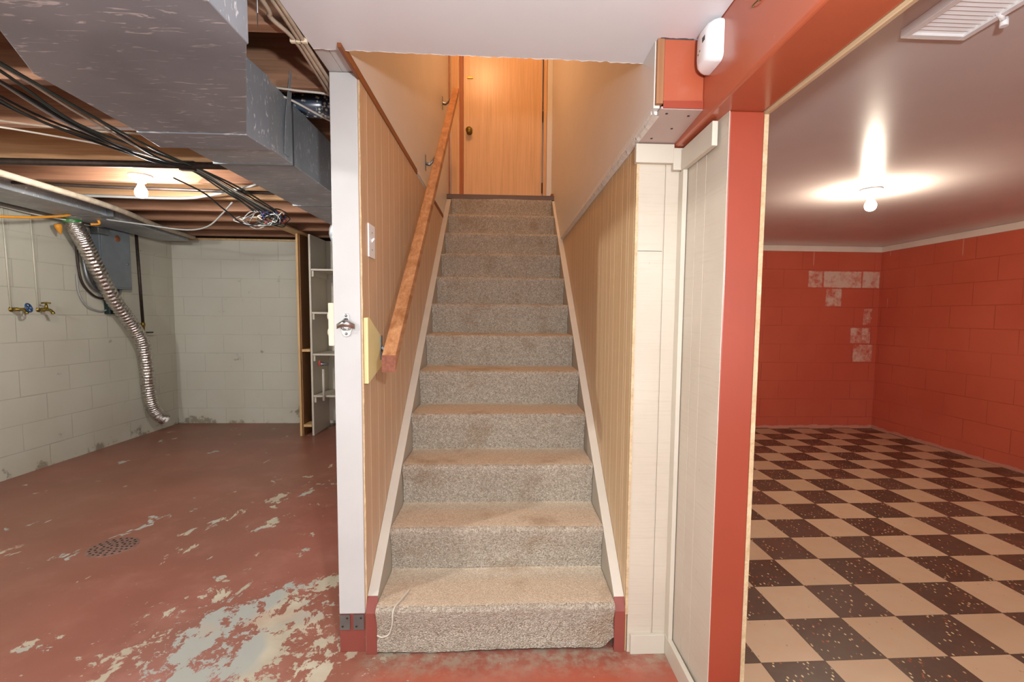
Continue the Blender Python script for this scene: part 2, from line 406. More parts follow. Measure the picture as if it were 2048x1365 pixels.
# ------------------------------------------------------------------ mesh builder
class MB:
    def __init__(s): s.v = []; s.f = []; s.mi = []; s.sm = []
    def add(s, vs, fs, mi=0, smooth=False):
        o = len(s.v); s.v += [tuple(v) for v in vs]
        s.f += [tuple(i+o for i in f) for f in fs]; s.mi += [mi]*len(fs); s.sm += [smooth]*len(fs)
        return s
    def box(s, x0, x1, y0, y1, z0, z1, mi=0):
        vs = [(x0,y0,z0),(x1,y0,z0),(x1,y1,z0),(x0,y1,z0),(x0,y0,z1),(x1,y0,z1),(x1,y1,z1),(x0,y1,z1)]
        return s.add(vs, [(0,3,2,1),(4,5,6,7),(0,1,5,4),(1,2,6,5),(2,3,7,6),(3,0,4,7)], mi)
    def prism(s, poly, axis, a, b, mi=0, capmi=None):
        """poly: 2-D points in the other two axes (in xyz order), extruded along axis a..b"""
        def P(p, t):
            q = list(p); q.insert(axis, t); return tuple(q)
        n = len(poly); vs = [P(p, a) for p in poly]+[P(p, b) for p in poly]
        fs = [(i, (i+1) % n, n+(i+1) % n, n+i) for i in range(n)]
        s.add(vs, fs, mi); o = len(s.v)-2*n
        s.f += [tuple(o+i for i in range(n))[::-1], tuple(o+n+i for i in range(n))]; s.mi += [mi if capmi is None else capmi]*2; s.sm += [False]*2
        return s
    def tube(s, pts, r, n=8, mi=0, caps=True, smooth=True):
        pts = [Vector(p) for p in pts]; rs = r if isinstance(r, (list, tuple)) else [r]*len(pts)
        t = (pts[1]-pts[0]).normalized(); a = t.orthogonal().normalized(); rings = []
        for i, p in enumerate(pts):
            t2 = (pts[min(i+1, len(pts)-1)]-pts[max(i-1, 0)])
            t2 = t2.normalized() if t2.length > 1e-9 else t
            a = (a-t2*a.dot(t2)); a = a.normalized() if a.length > 1e-6 else t2.orthogonal().normalized(); b = t2.cross(a)
            rings.append([p+(a*math.cos(2*PI*k/n)+b*math.sin(2*PI*k/n))*rs[i] for k in range(n)]); t = t2
        vs = [v for q in rings for v in q]; fs = []
        for i in range(len(rings)-1):
            for k in range(n): fs.append((i*n+k, i*n+(k+1) % n, (i+1)*n+(k+1) % n, (i+1)*n+k))
        s.add(vs, fs, mi, smooth)
        if caps:
            o = len(s.v)-len(vs); s.f += [tuple(o+k for k in range(n))[::-1], tuple(o+len(vs)-n+k for k in range(n))]; s.mi += [mi]*2; s.sm += [False]*2
        return s
    def lathe(s, prof, c, n=24, axis=(0, 0, 1), mi=0, smooth=True):
        """prof: (r, h) along axis from c"""
        ax = Vector(axis).normalized(); a = ax.orthogonal().normalized(); b = ax.cross(a); c = Vector(c)
        vs = []; fs = []
        for r, h in prof:
            vs += [c+ax*h+(a*math.cos(2*PI*k/n)+b*math.sin(2*PI*k/n))*max(r, 1e-5) for k in range(n)]
        for i in range(len(prof)-1):
            for k in range(n): fs.append((i*n+k, i*n+(k+1) % n, (i+1)*n+(k+1) % n, (i+1)*n+k))
        return s.add(vs, fs, mi, smooth)
    def build(s, name, mats, parent=None, bevel=0, seg=2):
        me = bpy.data.meshes.new(name); me.from_pydata(s.v, [], s.f)
        if not isinstance(mats, (list, tuple)): mats = [mats]
        for x in mats: me.materials.append(x)
        for p, i, q in zip(me.polygons, s.mi, s.sm): p.material_index = i; p.use_smooth = q
        bm = bmesh.new(); bm.from_mesh(me)
        bmesh.ops.remove_doubles(bm, verts=bm.verts, dist=1e-6) if False else None
        bmesh.ops.recalc_face_normals(bm, faces=bm.faces); bm.to_mesh(me); bm.free()
        o = bpy.data.objects.new(name, me); COL.objects.link(o)
        if parent: o.parent = parent
        if bevel:
            b = o.modifiers.new('bevel', 'BEVEL'); b.width = bevel; b.segments = seg; b.limit_method = 'ANGLE'; b.angle_limit = .7
        return o

def tag(o, label, cat, group=None, kind=None):
    o['label'] = label; o['category'] = cat
    if group: o['group'] = group
    if kind: o['kind'] = kind
    return o
def struct(o): o['kind'] = 'structure'; return o
def empty(name, loc, label, cat, group=None):
    """things are modelled in world coordinates; the Empty sits at their base"""
    o = bpy.data.objects.new(name, None); COL.objects.link(o); o.empty_display_size = .05
    o.location = loc
    return tag(o, label, cat, group)
def under(mb, name, mats, par, **k):
    """build a part given in world coordinates under an Empty or under another part"""
    org = Vector((0, 0, 0)); q = par
    while q is not None: org += q.location; q = q.parent
    mb.v = [tuple(Vector(v)-org) for v in mb.v]
    return mb.build(name, mats, par, **k)
def spline(pts, n=8):
    P = [Vector(p) for p in pts]; out = []
    for i in range(len(P)-1):
        p0 = P[max(i-1, 0)]; p1 = P[i]; p2 = P[i+1]; p3 = P[min(i+2, len(P)-1)]
        for k in range(n):
            t = k/n
            out.append(.5*((2*p1)+(p2-p0)*t+(2*p0-5*p1+4*p2-p3)*t*t+(3*p1-p0-3*p2+p3)*t**3))
    out.append(P[-1]); return out

# ------------------------------------------------------------------ dimensions
XL, XR = -.469, .439           # stair wall faces
RISE, TREAD, Y0, NOSE = .1802, .2229, 1.623, .0235
XC, HW = -.015, .4157
LZ = RISE*12; LY = Y0+11*TREAD-NOSE      # landing height, landing edge
CZ = 1.957                      # drywall ceiling underside
REAR = -3.2

# ------------------------------------------------------------------ setting
struct(MB().box(-3.7, .72, REAR, 5.45, -.1, 0).build('floor', M['floor']))
struct(MB().box(.72, 4.3, REAR, 5.2, -.1, 0).build('floor_right', M['tiles']))
struct(MB().box(-3.7, -3.501, REAR, 5.45, 0, 1.97).build('wall_left', M['block_w_y']))
struct(MB().box(-3.501, -.56, 5.271, 5.45, 0, 1.967).build('wall_back', M['block_w_x']))
struct(MB().box(4.07, 4.3, REAR, 5.2, 0, 1.99).build('wall_right', M['block_r_y']))
struct(MB().box(.70, 4.07, 5.035, 5.2, 0, 1.99).build('wall_right_back', M['block_r_x']))
struct(MB().box(-3.7, 4.3, REAR-.15, REAR, 0, 2.2).build('wall_rear', M['block_w_x']))
struct(MB().box(.715, 4.07, REAR, 5.035, 1.97, 1.995).build('ceiling_right', M['rceil']))
struct(MB().box(-3.7, -.57, REAR, 5.45, 2.18, 2.22).build('ceiling_left', M['subfloor']))
# rim boards over the block walls
struct(MB().box(-3.7, -3.56, REAR, 5.4, 1.97, 2.18).build('trim_rim_left', M['joist']))
struct(MB().box(-3.56, -.57, 5.33, 5.42, 1.985, 2.18).build('trim_rim_back', M['subfloor']))
struct(MB().box(-3.5, -1.98, 5.255, 5.4, 1.967, 1.985).build('trim_sill', M['pine']))
# centre ceiling: drywall sheet with a torn edge over the stair opening
def jag(a, b, n, amp, f):
    out = []
    for i in range(n+1):
        t = i/n; out.append((a[0]+(b[0]-a[0])*t+(rnd.uniform(-amp, amp) if 0 < i < n else 0)*f[0], a[1]+(b[1]-a[1])*t+(rnd.uniform(-amp, amp) if 0 < i < n else 0)*f[1]))
    return out
edge = jag((-.556, 1.478), (.4315, 1.498), 90, .0035, (0, 1))
poly = edge+[(.4315, 1.375)]+jag((.4315, 1.362), (.556, 1.362), 14, .002, (0, 1))+[(.556, REAR), (-.535, REAR)]
struct(MB().prism(poly, 2, CZ, CZ+.014).build('ceiling_center', M['drywall']))
torn = MB()
for i in range(len(edge)-1):
    if rnd.random() < .8:
        (xa, ya), (xb, yb) = edge[i], edge[i+1]
        d = rnd.uniform(.001, .005)
        torn.add([(xa, ya-.001, CZ-.0012), (xb, yb-.001, CZ-.0012), (xb, yb+d, CZ+.004), (xa, ya+d*rnd.random(), CZ+.004), (xa, ya-.001, CZ+.012), (xb, yb-.001, CZ+.012)], [(0, 1, 2, 3), (3, 2, 5, 4), (0, 3, 4), (1, 5, 2)])
struct(torn.build('trim_torn_edge', M['gypsum']))
# wall boards above: header closing the well, upstairs walls, upstairs ceiling, landing
struct(MB().box(XL-.1, XR+.1, 1.40, 1.47, CZ+.016, 4.35).build('wall_well_front', M['wallpaint']))
struct(MB().box(XL-.09, XL, 1.475, 4.30, 1.97, 4.35).build('wall_upper_left', M['wallpaint']))
struct(MB().box(XR-.018, XR+.09, 1.475, 4.30, 1.775, 4.35).build('wall_upper_right', M['wallpaint']))
struct(MB().box(XL-.1, XR+.1, 1.40, 4.45, 4.35, 4.4).build('ceiling_upstairs', M['wallpaint']))
struct(MB().box(XL-.1, -.385, 4.305, 4.45, LZ-.2, 4.35).box(.345, XR+.1, 4.305, 4.45, LZ-.2, 4.35).box(-.385, .345, 4.305, 4.45, 4.22, 4.35).box(-.385, .345, 4.345, 4.45, LZ-.2, 4.22).build('wall_landing', M['wallpaint']))
struct(MB().box(XL, XR, LY+.03, 4.305, LZ-.15, LZ-.004).build('floor_landing', M['casing']))
# stair side walls below: solid partitions faced with panelling
struct(MB().box(-.563, XL-.006, 1.712, 5.27, 0, 1.965).build('wall_stair_left', M['drywall']))
lp = MB().box(XL-.006, XL, 1.628, 4.30, 0, 1.945)
struct(lp.build('wall_panelling_left', M['panel_l']))
struct(MB().box(XR+.006, .60, 1.615, 5.03, 0, 1.745).build('wall_stair_right', M['siding']))
struct(MB().box(XR+.006, .70, 1.76, 5.03, 1.7455, 1.97).build('wall_over_stair_right', M['drywall']))
struct(MB().box(XR, XR+.006, 1.606, 4.30, 0, 1.752).build('wall_panelling_right', M['panel_r']))
struct(MB().box(.6085, .713, 1.41, 5.03, 0, 1.74).build('wall_playroom_left', M['drywall']))
# raw veneer edges
struct(MB().box(XR-.001, XR+.008, 1.598, 1.606, .14, 1.74).build('trim_veneer_edge_right', M['plyedge']))
struct(MB().add(*(lambda v: (v, [(i*2, i*2+1, i*2+3, i*2+2) for i in range(len(v)//2-1)]))([p for i in range(70) for z in [.18+i*(1.94-.18)/69] for p in ((XL-.004, 1.6265, z), (XL+.0005+rnd.uniform(-.001, .0015), 1.6265, z))])).build('trim_veneer_edge_left', M['plyedge']))

# front face right of the stairs: white grooved siding
sf = MB()
sf.box(XR+.008, .532, 1.600, 1.614, 0, 1.75); sf.box(.5365, .60, 1.600, 1.614, 0, 1.75); sf.box(.53, .54, 1.605, 1.614, 0, 1.75)
struct(sf.build('wall_siding_front', M['siding']))
ss = MB(); ys = [1.60, 1.50, 1.4, 1.303]
sx_ = lambda y: .5965+(1.6-y)*.0265
for a, b in ((1.598, 1.497), (1.493, 1.432), (1.428, 1.301)): ss.prism([(sx_(a), a), (sx_(b), b), (.6065, b), (.6065, a)], 2, 0, 1.745)
ss.prism([(sx_(1.598)+.004, 1.598), (sx_(1.4), 1.4), (.6068, 1.4), (.6068, 1.598)], 2, 0, 1.744)
struct(ss.build('wall_siding_side', M['siding']))
T = lambda *a, nm, mt='trimwhite', bv=.0012: struct(MB().box(*a).build(nm, M[mt], bevel=bv))
T(.430, .556, 1.580, 1.600, 1.69, 1.750, nm='trim_1')
T(.553, .601, 1.578, 1.599, 1.668, 1.738, nm='trim_2')
T(.578, .594, 1.345, 1.578, 1.665, 1.732, nm='trim_3')
T(.580, .5945, 1.560, 1.5995, .07, 1.665, nm='trim_4')
T(.456, .578, 1.586, 1.600, 0, .070, nm='baseboard_front')
T(.5785, .594, 1.05, 1.600, 0, .070, nm='baseboard_side')
for o in (): pass
# seam line across the siding
struct(MB().box(XR+.009, .531, 1.5996, 1.600, 1.4065, 1.408).build('trim_siding_seam', M['dark']))

# red beam, box soffit and red post
struct(MB().box(.558, .702, REAR, 1.76, 1.741, 1.985).build('trim_beam', M['beam'], bevel=.008, seg=3))
struct(MB().prism([(.703, 1.734), (.716, 1.737), (.717, 1.97), (.703, 1.97)], 1, REAR, 1.315).build('trim_beam_edge', M['plyedge']))
bs = empty('boxed_soffit', (.5, 1.365, 1.77), 'red-faced boxed soffit with grey underside butting against the red beam', 'soffit')
under(MB().box(.444, .5575, 1.365, 1.60, 1.790, CZ-.001), 'front_board', M['beam'], bs, bevel=.002)
under(MB().prism([(.444, 1.770), (.557, 1.770), (.557, 1.792), (.444, 1.789)], 1, 1.3615, 1.3655), 'bottom_strip', M['redpost'], bs)
under(MB().prism([(1.366, 1.768), (1.60, 1.752), (1.60, 1.775), (1.366, 1.775)], 0, .4395, .5575), 'underside_panel', M['soffit'], bs)
sb = under(MB().box(.424, .4435, 1.363, 1.474, 1.782, CZ-.001), 'end_strip', M['plybrown'], bs, bevel=.001)
for x, y in ((.463, 1.39), (.53, 1.40), (.47, 1.55), (.51, 1.48)):
    under(MB().lathe([(0, 0), (.0035, .0), (.004, -.0012), (.0, -.0012)][::-1], (x, y, 1.768-(y-1.366)*.0684), 10), 'screw', M['ironpipe'], bs)
rough_edge = MB(); pts = []
for i in range(120):
    y = 1.38+i*(4.25-1.38)/119
    pts.append((y, rnd.uniform(.0, .009)))
for (ya, da), (yb, db) in zip(pts, pts[1:]):
    rough_edge.add([(XR-.0185, ya, 1.778+da), (XR-.0185, yb, 1.778+db), (XR-.014+da*.3, yb, 1.757+db*.4), (XR-.014+da*.3, ya, 1.757+da*.4), (XR, ya, 1.754), (XR, yb, 1.754)], [(0, 1, 2, 3), (3, 2, 5, 4)])
struct(rough_edge.build('trim_torn_drywall_right', M['gypsum']))
struct(MB().box(XR-.018, XR, 1.40, 4.30, 1.766, 1.775).build('trim_drywall_bottom', M['gypsum']))
struct(MB().box(XR-.018, XR-.0005, 1.378, 1.475, 1.775, CZ-.001).build('trim_drywall_return', M['wallpaint']))
struct(MB().box(.606, .701, 1.30, 1.4, 0, 1.7405).build('trim_red_post', M['redpost'], bevel=.003))
struct(MB().box(.7015, .714, 1.302, 1.4, 0, 1.735).build('trim_ply_edge_post', M['plyedge']))

# crown boards
struct(MB().box(.72, 4.07, 5.021, 5.0345, 1.910, 1.9695).build('trim_crown_back', M['crown'], bevel=.003))
struct(MB().box(4.056, 4.0695, REAR, 5.021, 1.910, 1.9695).build('trim_crown_right', M['crown'], bevel=.003))

# ------------------------------------------------------------------ white post, plate, ledger trim
wp = empty('white_post', (-.515, 1.62, 0), 'white painted square post left of the stairs with red foot and metal brackets', 'post')
under(MB().box(-.564, -.4755, 1.625, 1.71, .142, 1.966), 'post_shaft', M['postwhite'], wp, bevel=.0025)
under(MB().box(-.564, -.4755, 1.628, 1.71, 0, .142), 'red_foot', M['redtoe'], wp, bevel=.002)
for a, b in ((-.562, -.527), (-.515, -.479)):
    bk = under(MB().box(a, b, 1.6225, 1.625, .085, .140), 'metal_bracket', M['steeldull'], wp)
    for dx, z in ((.008, .128), (-.008, .098)): under(MB().lathe([(0, .0012), (.0035, .001), (.004, 0)], ((a+b)/2+dx, 1.6225, z), 10, (0, -1, 0)), 'screw', M['ironpipe'], bk)
tp = MB().box(-.5645, -.522, .6, 1.71, 1.9675, 2.0).box(-.5205, -.4765, .6, 1.71, 1.9675, 2.0)
struct(tp.build('trim_top_plate', M['postwhite'], bevel=.001))
struct(MB().box(-.4755, XL+.004, 1.44, 2.66, 1.945, 1.972).build('trim_ledge', M['browntrim'], bevel=.001))
struct(MB().box(-.4755, XL+.004, 3.05, 3.80, 1.945, 1.972).build('trim_ledge_rear', M['browntrim'], bevel=.001))
re2 = MB()
for i in range(22):
    y = 2.66+i*.39/22; d = rnd.uniform(0, .006)
    re2.add([(XL+.002, y, 1.985+d), (XL+.002, y+.018, 1.983+d), (XL+.006, y+.018, 1.955+d), (XL+.006, y, 1.952+d), (XL, y, 1.945), (XL, y+.018, 1.945)], [(0, 1, 2, 3), (3, 2, 5, 4)])
struct(re2.build('trim_torn_drywall_left', M['gypsum']))

# ------------------------------------------------------------------ staircase
st = empty('staircase', (XC, 1.60, 0), 'straight flight of beige loop-carpeted steps rising to the wooden door', 'staircase')
def step(k):
    z0 = k*RISE; yr = Y0+k*TREAD; z1 = z0+RISE
    prof = [(yr-.001, z0+(.004 if k else .006)), (yr-.004, z0+.05), (yr-.010, z0+RISE*.6)]
    rad = .017
    cy, cz = yr-NOSE+rad-.004, z1-rad
    for a in range(0, 7):
        t = PI-a*PI/12
        prof.append((cy+rad*math.cos(t)*1.25, cz+rad*math.sin(t)))
    back = yr+TREAD-(0 if k < 11 else .06)
    if k < 11: prof += [(yr+.03, z1+.0005), (yr+TREAD*.6, z1-.001), (back-.012, z1), (back-.001, z1+.006)]
    else: prof += [(yr+.03, z1-.002)]
    nx = 56; vs = []; fs = []; mi = []
    m_ = len(prof)
    for i in range(nx+1):
        x = XC-HW+2*HW*i/nx
        edge_in = min(i, nx-i)/nx
        w1 = math.sin(x*7+k*2.1)*.0035+math.sin(x*17+k)*.0018
        for j, (y, z) in enumerate(prof):
            yy = y+w1*(1 if 1 < j < 10 else .3); zz = z
            if k == 0 and j == 0:
                zz = .004+abs(math.sin(x*4.2+1))*.008+rnd.uniform(0, .003)
                if edge_in < .045 and i > nx/2: zz += (.045-edge_in)*.9
                yy = y-.012
            if k == 0 and j == 1: yy = y-.011
            if j > 9: zz += math.sin(x*9+k)*.0012
            vs.append((x, yy, zz))
    for i in range(nx):
        for j in range(m_-1):
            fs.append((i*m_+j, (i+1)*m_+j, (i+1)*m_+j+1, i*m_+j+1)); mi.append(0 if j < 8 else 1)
    b = MB(); b.v = vs; b.f = fs; b.mi = mi; b.sm = [True]*len(fs)
    # side caps and backing body under the pile
    e0 = len(b.v)
    for x in (XC-HW+.001, XC+HW-.001):
        poly = [(y, z-.0) for (y, z) in prof]+[(back, z0-.05 if k else 0.0), (yr+.0, z0-.02 if k else 0.0)]
        o = len(b.v); b.v += [(x, p[0], p[1]) for p in poly]; b.f.append(tuple(range(o, o+len(poly)))); b.mi.append(0); b.sm.append(False)
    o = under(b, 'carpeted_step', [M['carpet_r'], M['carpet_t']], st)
    return o
for k in range(12): step(k)
under(MB().prism([(LY-.006, LZ-.008), (LY-.006, LZ+.024), (LY+.0, LZ+.030), (LY+.03, LZ+.030), (LY+.035, LZ-.008)], 0, XL+.002, XR-.002), 'edge_strip', M['edgestrip'], st)
def skirt(x0, x1, sgn):
    yb = 1.600 if sgn > 0 else 1.612
    s = RISE/TREAD
    y1, z1 = yb+.001, .150
    zt = lambda y: RISE+(y-(Y0-NOSE))*s-.006
    yk = yb+.03
    top = [(yb, 0), (yb, .150), (yb+.022, zt(yb+.022)), (LY-.01, zt(LY-.01)), (LY-.01, zt(LY-.01)-.32), (yb+.35, 0)]
    b = MB()
    # white upper length
    ya = yb+.022
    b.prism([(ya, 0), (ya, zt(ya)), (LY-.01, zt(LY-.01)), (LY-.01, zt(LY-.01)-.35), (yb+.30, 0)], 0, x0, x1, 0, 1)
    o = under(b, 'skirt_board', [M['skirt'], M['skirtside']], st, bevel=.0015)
    under(MB().prism([(yb, 0), (yb, .150), (ya, zt(ya)), (ya, 0)], 0, x0-.0008, x1+.0008), 'red_toe', M['redtoe'], o, bevel=.0015)
skirt(XL+.0005, XC-HW-.0012, -1); skirt(XC+HW+.0012, XR-.0005, 1)

# ------------------------------------------------------------------ handrail and its brackets, board, switches
hr = empty('handrail', (-.375, 1.6, 1.0), 'sloping square brown wooden handrail along the left stair wall', 'handrail')
A = Vector((-.3745, 1.585, 1.026)); B = Vector((-.372, 3.86, 2.93)); D = (B-A).normalized(); U = Vector((1, 0, 0)).cross(D); X = Vector((1, 0, 0))
h = MB(); vs = []
for p in (A, B):
    for a, b in ((-1, -1), (1, -1), (1, 1), (-1, 1)):
        off = X*a*.0225+U*b*.0215
        if p is A: off = off - D*(off.z*D.z)/max(D.y, .1)*0
        vs.append(p+off)
# plumb-cut lower end
for i in range(4):
    v = vs[i]; dy = (A.y-.0)-v.y; vs[i] = v+D*(dy/D.y)
h.add(vs, [(0, 1, 2, 3)], 1); h.add(vs, [(4, 5, 6, 7), (0, 1, 5, 4), (1, 2, 6, 5), (2, 3, 7, 6), (3, 0, 4, 7)], 0)
under(h, 'rail', [M['rail'], M['railend']], hr, bevel=.0035)
def rbracket(y, wx, wz, front=False):
    t = (y-A.y)/(B.y-A.y); rz = A.z+(B.z-A.z)*t
    b = MB()
    b.box(wx, wx+.003, y-.013, y+.013, wz-.045, wz+.045)
    b.tube(spline([(wx+.003, y, wz), (wx+.03, y, wz-.004), (-.39, y, rz-.018), (-.375, y, rz-.026)], 6), [.011]*6+[.008]*6+[.006]*7, 8)
    under(b, 'bracket', M['steeldull'], hr, bevel=.0008)
rbracket(1.80, XL+.016, 1.065); rbracket(2.96, XL+.001, 2.10); rbracket(3.78, XL+.001, 2.80)
bb = MB().prism([(1.632, 1.176), (1.652, 1.178), (1.815, 1.105), (1.83, 1.095), (1.83, 1.005), (1.815, .995), (1.632, .952)], 0, XL+.0005, XL+.0155)
tag(bb.build('mounting_board', M['creamwood'], bevel=.002), 'cream painted angular board on the panelling behind the handrail foot', 'board')
sw = empty('light_switch', (XL, 1.735, 1.44), 'white toggle light switch on the oak panelling beside the stairs', 'light switch')
under(MB().box(XL+.0002, XL+.006, 1.695, 1.775, 1.387, 1.503), 'plate', M['whiteplastic'], sw, bevel=.002)
under(MB().prism([(XL+.005, 1.438), (XL+.014, 1.449), (XL+.016, 1.455), (XL+.012, 1.456), (XL+.005, 1.450)], 1, 1.730, 1.740), 'toggle', M['whiteplastic'], sw)
for z in (1.415, 1.475): under(MB().lathe([(0, .001), (.003, .0008), (.0033, 0)], (XL+.006, 1.735, z), 10, (1, 0, 0)), 'screw', M['steeldull'], sw)
ob = empty('outlet_box', (-.58, 1.66, 1.1), 'cream double outlet seen edge-on at the left side of the white post', 'outlet')
under(MB().box(-.586, -.5635, 1.635, 1.705, 1.08, 1.225), 'box', M['creamplastic'], ob, bevel=.003)
for z in (1.125, 1.18): under(MB().lathe([(.017, 0), (.016, .008), (.012, .011), (0, .011)], (-.586, 1.67, z), 20, (-1, 0, 0)), 'socket', M['creamplastic'], ob)
# bottle opener
bo = empty('bottle_opener', (-.522, 1.62, 1.15), 'small steel wall-mounted bottle opener screwed to the white post', 'bottle opener')
pl = [(-.006, .038), (.006, .038), (.009, .033), (.009, .015), (.014, .0), (.020, -.012), (.014, -.033), (.006, -.040), (-.006, -.040), (-.014, -.033), (-.020, -.012), (-.014, .0), (-.009, .015), (-.009, .033)]
under(MB().prism([(-.522+a, 1.152+b) for a, b in pl], 1, 1.621, 1.6245), 'back_plate', M['steel'], bo, bevel=.0008)
hd = MB(); n = 14; vs = []
for i in range(n+1):
    t = -1+2*i/n; x = -.522+t*.030; y = 1.621-.020*math.cos(t*1.35); zz = 1.158-.008*t*t
    vs += [(x, y, zz-.012), (x, y, zz+.004), (x*.35-.522*.65, 1.621-.006, zz+.016)]
hd.add(vs, [(3*i+a, 3*i+3+a, 3*i+4+a, 3*i+1+a) for i in range(n) for a in (0, 1)], 0, True)
oo = under(hd, 'hood', M['steel'], bo); sm = oo.modifiers.new('solid', 'SOLIDIFY'); sm.thickness = .002
q = MB()
q.tube([(-.522+.013*math.cos(a), 1.612-.006*math.sin(a), 1.142-.007*math.sin(a)) for a in [PI*i/10 for i in range(11)]], .0022, 6)
under(q, 'opener_lip', M['steel'], bo)
for z in (1.182, 1.122): under(MB().lathe([(0, .003), (.003, .0026), (.0045, 0)], (-.522, 1.621, z), 12, (0, -1, 0)), 'screw', M['steeldull'], bo)

# ------------------------------------------------------------------ door at the top
DY = 4.30
dr = struct(MB().box(-.352, .332, DY+.004, DY+.04, LZ+.004, 4.20).build('door_1', M['doorwood'], bevel=.001))
dk = MB().lathe([(.0, .0), (.026, 0), (.026, .006), (.011, .010), (.011, .03), (.024, .038), (.029, .052), (.022, .064), (0, .067)], (-.300, DY+.004, 2.785), 20, (0, -1, 0))
dk.build('door_knob', M['brass'], dr)
MB().box(-.318, -.270, DY-.002, DY+.004, 3.232, 3.250).build('door_bolt', M['brass'], dr, bevel=.001)
for z in (2.32, 2.93, 3.95): MB().box(.334, .343, DY-.005, DY+.004, z-.045, z+.045).build('hinge', M['ironpipe'], dr)
struct(MB().box(-.385, -.354, DY-.002, DY+.04, LZ, 4.23).build('trim_door_jamb', M['jamb']))
struct(MB().box(-.460, -.387, DY-.016, DY+.003, LZ, 4.27).build('trim_casing_left', M['casing'], bevel=.003))
struct(MB().box(.345, .372, DY-.014, DY+.003, LZ, 4.27).build('trim_casing_right', M['casing'], bevel=.002))
struct(MB().box(.375, XR-.019, DY-.012, DY+.003, LZ, 4.27).build('trim_corner_bead', M['wallpaint']))
struct(MB().box(.400, .4205, 4.10, 4.29, LZ+.002, LZ+.06).build('baseboard_landing', M['browntrim']))
struct(MB().box(XL, XL+.006, 4.20, 4.24, LZ, 4.3).build('trim_shadow_gap', M['jamb']))  # brown strip painting in the dark shadow gap at the wall's far end

# ------------------------------------------------------------------ overhead framing, left side
jy = [.60, .98, 1.39, 1.755, 2.16, 2.63, 3.02, 3.42, 3.82, 4.22, 4.62, 5.0]
words = ['nearest the camera', 'second from the camera', 'just in front of the loose beige cables', 'with bold grain above the small duct', 'above the bend of the duct', 'just in front of the bare bulb', 'directly behind the bare bulb', 'second behind the bare bulb', 'third behind the bare bulb', 'fourth behind the bare bulb', 'fifth behind the bare bulb', 'last one against the far wall']
for i, y in enumerate(jy):
    pale = i in (5, 7)
    o = MB().box(-3.56, -.572, y, y+.042, 1.972, 2.179).build('ceiling_joist', M['joistpale' if pale else 'joist'], bevel=.003)
    tag(o, 'brown exposed ceiling joist '+words[i], 'joist', 'exposed joists over the left room')

# big duct, transition and small duct
DZ = 1.72
du = empty('air_duct', (-.8, 1.0, DZ), 'grey galvanised sheet-metal air duct tapering to a narrow run beside the stairs', 'duct')
TOPZ = 1.969
main_poly = [(-.508, -1.2), (-.508, 1.015), (-.515, 1.02), (-.765, 1.50), (-1.083, 1.50), (-1.06, 1.165), (-.965, 1.0), (-.93, .9), (-.93, -1.2)]
under(MB().prism([(a, b) for a, b in main_poly], 2, DZ, TOPZ-.0), 'main_trunk', M['galv'], du, bevel=.002)
under(MB().prism([(-.767, 1.502), (-.757, 1.632), (-1.105, 1.632), (-1.085, 1.502)], 2, DZ-.003, TOPZ-.02), 'collar', M['galv'], du, bevel=.002)
under(MB().box(-1.035, -.762, 1.634, 3.9, DZ+.006, TOPZ-.025), 'branch_run', M['galv2'], du, bevel=.002)
for y in (1.80, 2.45, 3.1): under(MB().box(-1.039, -.758, y, y+.012, DZ+.001, TOPZ-.02), 'seam_strip', M['steeldull'], du)
sp_ = MB().add([(-.7575, 1.735, DZ+.02), (-.7575, 1.765, DZ+.02), (-.752, 1.735, 1.86), (-.752, 1.765, 1.86), (-.735, 1.74, 2.02), (-.735, 1.766, 2.02)], [(0, 1, 3, 2), (2, 3, 5, 4)])
o = under(sp_, 'hanger_strap', M['galv2'], du); o.modifiers.new('s', 'SOLIDIFY').thickness = .0015
o = under(MB().add([(-.505, 1.05, 1.80), (-.53, 1.10, 1.80), (-.505, 1.05, 2.0), (-.53, 1.10, 2.0)], [(0, 1, 3, 2)]), 'hanger_strap', M['steeldull'], du); o.modifiers.new('s', 'SOLIDIFY').thickness = .0015
el = MB().tube(spline([(-.80, 3.95, 1.86), (-.85, 4.0, 1.80), (-.93, 4.02, 1.66), (-.95, 4.02, 1.5)], 6), .07, 20)
# round elbow seen past the branch end
el = MB().tube(spline([(-1.05, 3.3, 1.80), (-1.12, 3.32, 1.75), (-1.09, 3.34, 1.66), (-1.0, 3.34, 1.62)], 6), .05, 20)
under(el, 'round_elbow', M['galv2'], du)
# floral-wrapped pipe between joists
tag(MB().tube([(-1.05, 1.965, 2.0), (-.575, 1.965, 2.0)], .045, 24).build('wrapped_pipe', M['floral']), 'blue floral-paper wrapped pipe between the joists beside the white post', 'pipe')

def cable(pts, r, mat, name, label, group=None, n=6, cat='cable', seg=8):
    return tag(MB().tube(spline(pts, seg), r, n).build(name, M[mat]), label, cat, group)
# beige cables stapled to the joists
bc = [[(-.60, .70, 1.962), (-.60, 1.25, 1.962), (-.612, 1.34, 1.960), (-.592, 1.43, 1.958), (-.598, 1.60, 1.955), (-.605, 1.80, 1.945), (-.60, 2.05, 1.95)],
      [(-.575, .70, 1.962), (-.575, 1.22, 1.962), (-.578, 1.43, 1.957), (-.585, 1.62, 1.950), (-.590, 1.85, 1.940), (-.585, 2.10, 1.945)],
      [(-.562, .70, 1.962), (-.562, 1.22, 1.962), (-.567, 1.43, 1.957), (-.575, 1.66, 1.953), (-.582, 1.90, 1.945), (-.578, 2.2, 1.95)]]
lab = ['beige cable with a kink, leftmost of three stapled by the ceiling edge', 'beige cable in the middle of three stapled by the ceiling edge', 'beige cable closest to the white ceiling of the three stapled ones']
for p, l in zip(bc, lab): cable(p, .0062, 'beige', 'cable', l, 'beige cables by the white ceiling')
